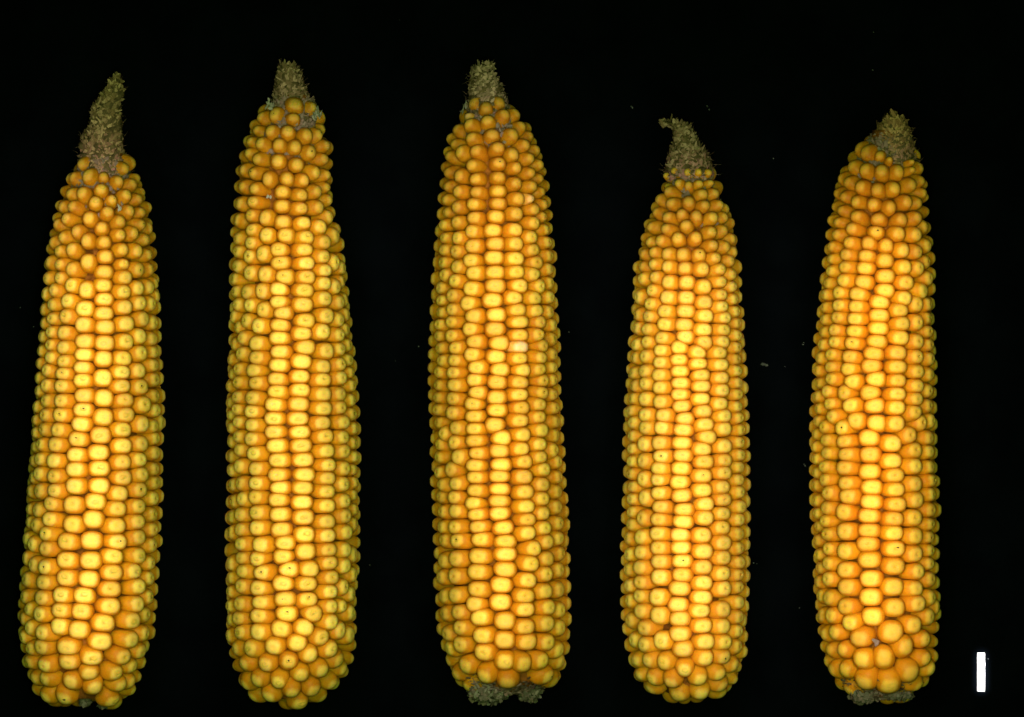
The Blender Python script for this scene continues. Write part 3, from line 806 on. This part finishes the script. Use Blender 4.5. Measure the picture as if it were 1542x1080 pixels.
KM = {
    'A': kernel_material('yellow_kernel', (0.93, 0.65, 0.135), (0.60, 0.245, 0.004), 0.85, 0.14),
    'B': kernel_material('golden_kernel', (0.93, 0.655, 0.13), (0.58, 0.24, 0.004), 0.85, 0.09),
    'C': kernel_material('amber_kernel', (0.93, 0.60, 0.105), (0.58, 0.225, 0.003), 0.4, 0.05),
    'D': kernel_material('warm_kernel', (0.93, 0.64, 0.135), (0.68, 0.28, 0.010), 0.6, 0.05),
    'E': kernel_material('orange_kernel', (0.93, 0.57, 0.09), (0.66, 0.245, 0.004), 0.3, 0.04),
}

# ------------------------------------------------------------------ the table and what lies on it
bk = link('black_background', mesh('black_background', [(-1.2, -1.2, 0), (1.2, -1.2, 0), (1.2, 1.2, 0), (-1.2, 1.2, 0)], [(0, 1, 2, 3)], M_BACK, smooth=False))
bk['kind'] = 'structure'

build_cob('A', 'leftmost corn cob, leaning right, with a long narrow twisted bare tip', KM['A'], tipcol=M_TIP['A'])
build_cob('B', 'second corn cob from the left, thick and straight, with a stubby crumbling tip', KM['B'], tipcol=M_TIP['B'])
build_cob('C', 'middle corn cob with one whitish kernel, frayed upright tip and grey chaff under its butt', KM['C'],
          pale=PALE_C, tipcol=M_TIP['C'])
build_cob('D', 'corn cob with a bare tip hooked to the left, tiny kernels below it', KM['D'], hook=-3.0, tipcol=M_TIP['D'])
build_cob('E', 'rightmost corn cob beside the white scale bar, orange kernels, wide blunt brown tip', KM['E'], tipcol=M_TIP['E'])


def px(x, y):
    return (x - 771) / 5.9, (540 - y) / 5.9


# white scale strip, a thin card with softened edges
x0, yb_ = px(1474, 1043)
x1, yt_ = px(1485.5, 984.3)
bev, hgt = 0.12, 0.9
vs, fs = [], []
for z, k in ((0.0, 0.0), (hgt - bev, 0.0), (hgt, bev)):
    for cx_, cy_ in ((x0 + k, yb_ + k), (x1 - k, yb_ + k), (x1 - k, yt_ - k), (x0 + k, yt_ - k)):
        vs.append((cx_ - (x0 + x1) / 2, cy_ - (yb_ + yt_) / 2, z))
for i in range(2):
    for j in range(4):
        fs.append((i * 4 + j, i * 4 + (j + 1) % 4, i * 4 + 4 + (j + 1) % 4, i * 4 + 4 + j))
fs.append((8, 9, 10, 11))
bar = link('scale_bar', mesh('scale_bar', np.array(vs) * MM, fs, M_WHITE, smooth=False), None,
           ((x0 + x1) / 2 * MM, (yb_ + yt_) / 2 * MM, 0.0002))
bar['label'] = 'small upright white scale bar lying right of the last cob'
bar['category'] = 'scale bar'


def lump(name, pts_, mat):
    """little irregular crumbs on the table, each a jittered octahedron"""
    vs, fs = [], []
    for x, y, a, b, rot in pts_:
        X, Y = px(x, y)
        i0 = len(vs)
        for dx, dy, dz in ((a, 0, .3), (0, b, .3), (-a, 0, .3), (0, -b, .3), (0, 0, .3 + b), (0, 0, .02), (a * .7, b * .6, .45), (-a * .6, b * .7, .4)):
            jx, jy = dx * (0.75 + 0.5 * rng.random()), dy * (0.75 + 0.5 * rng.random())
            vs.append(((X + jx * math.cos(rot) - jy * math.sin(rot)) * MM, (Y + jx * math.sin(rot) + jy * math.cos(rot)) * MM, dz * MM))
        for t in ((0, 6, 4), (6, 1, 4), (1, 7, 4), (7, 2, 4), (2, 3, 4), (3, 0, 4), (6, 0, 5), (1, 6, 5), (7, 1, 5), (2, 7, 5), (3, 2, 5), (0, 3, 5)):
            fs.append(tuple(i0 + q for q in t))
    return link(name, mesh(name, vs, fs, mat, smooth=False))


ln = lump('lint', [(1150, 549, .65, .4, 0.1), (1155, 550, .6, .35, -0.2)], M_LINT)
ln['label'] = 'grey tuft of lint on the black background right of the fourth cob'
ln['category'] = 'lint'
specks = [(953, 161, .12, .35, .3), (951, 159, .1, .14, 0), (1066, 159, .1, .35, .4), (1069, 164, .1, .3, .5), (1211, 519, .2, .2, 0), (1212, 516, .1, .2, 1),
          (630, 522, .15, .15, 0), (1166, 238, .14, .16, 0), (1316, 104, .12, .12, 0), (1317, 47, .1, .1, 0), (1214, 702, .1, .3, .5), (1212, 700, .1, .2, -.5),
          (1136, 849, .15, .18, 0), (1141, 850, .08, .08, 0), (1268, 263, .3, .3, 0), (28, 463, .1, .12, 0), (48, 492, .1, .16, 0), (857, 500, .1, .2, 0),
          (1490, 994, .22, .1, 0), (595, 544, .08, .12, 0), (556, 852, .12, .12, 0), (1205, 917, .1, .1, 0), (601, 28, .08, .08, 0), (1183, 552, .08, .08, 0)]
ds = lump('dust', specks, M_DUST)
ds['kind'] = 'stuff'
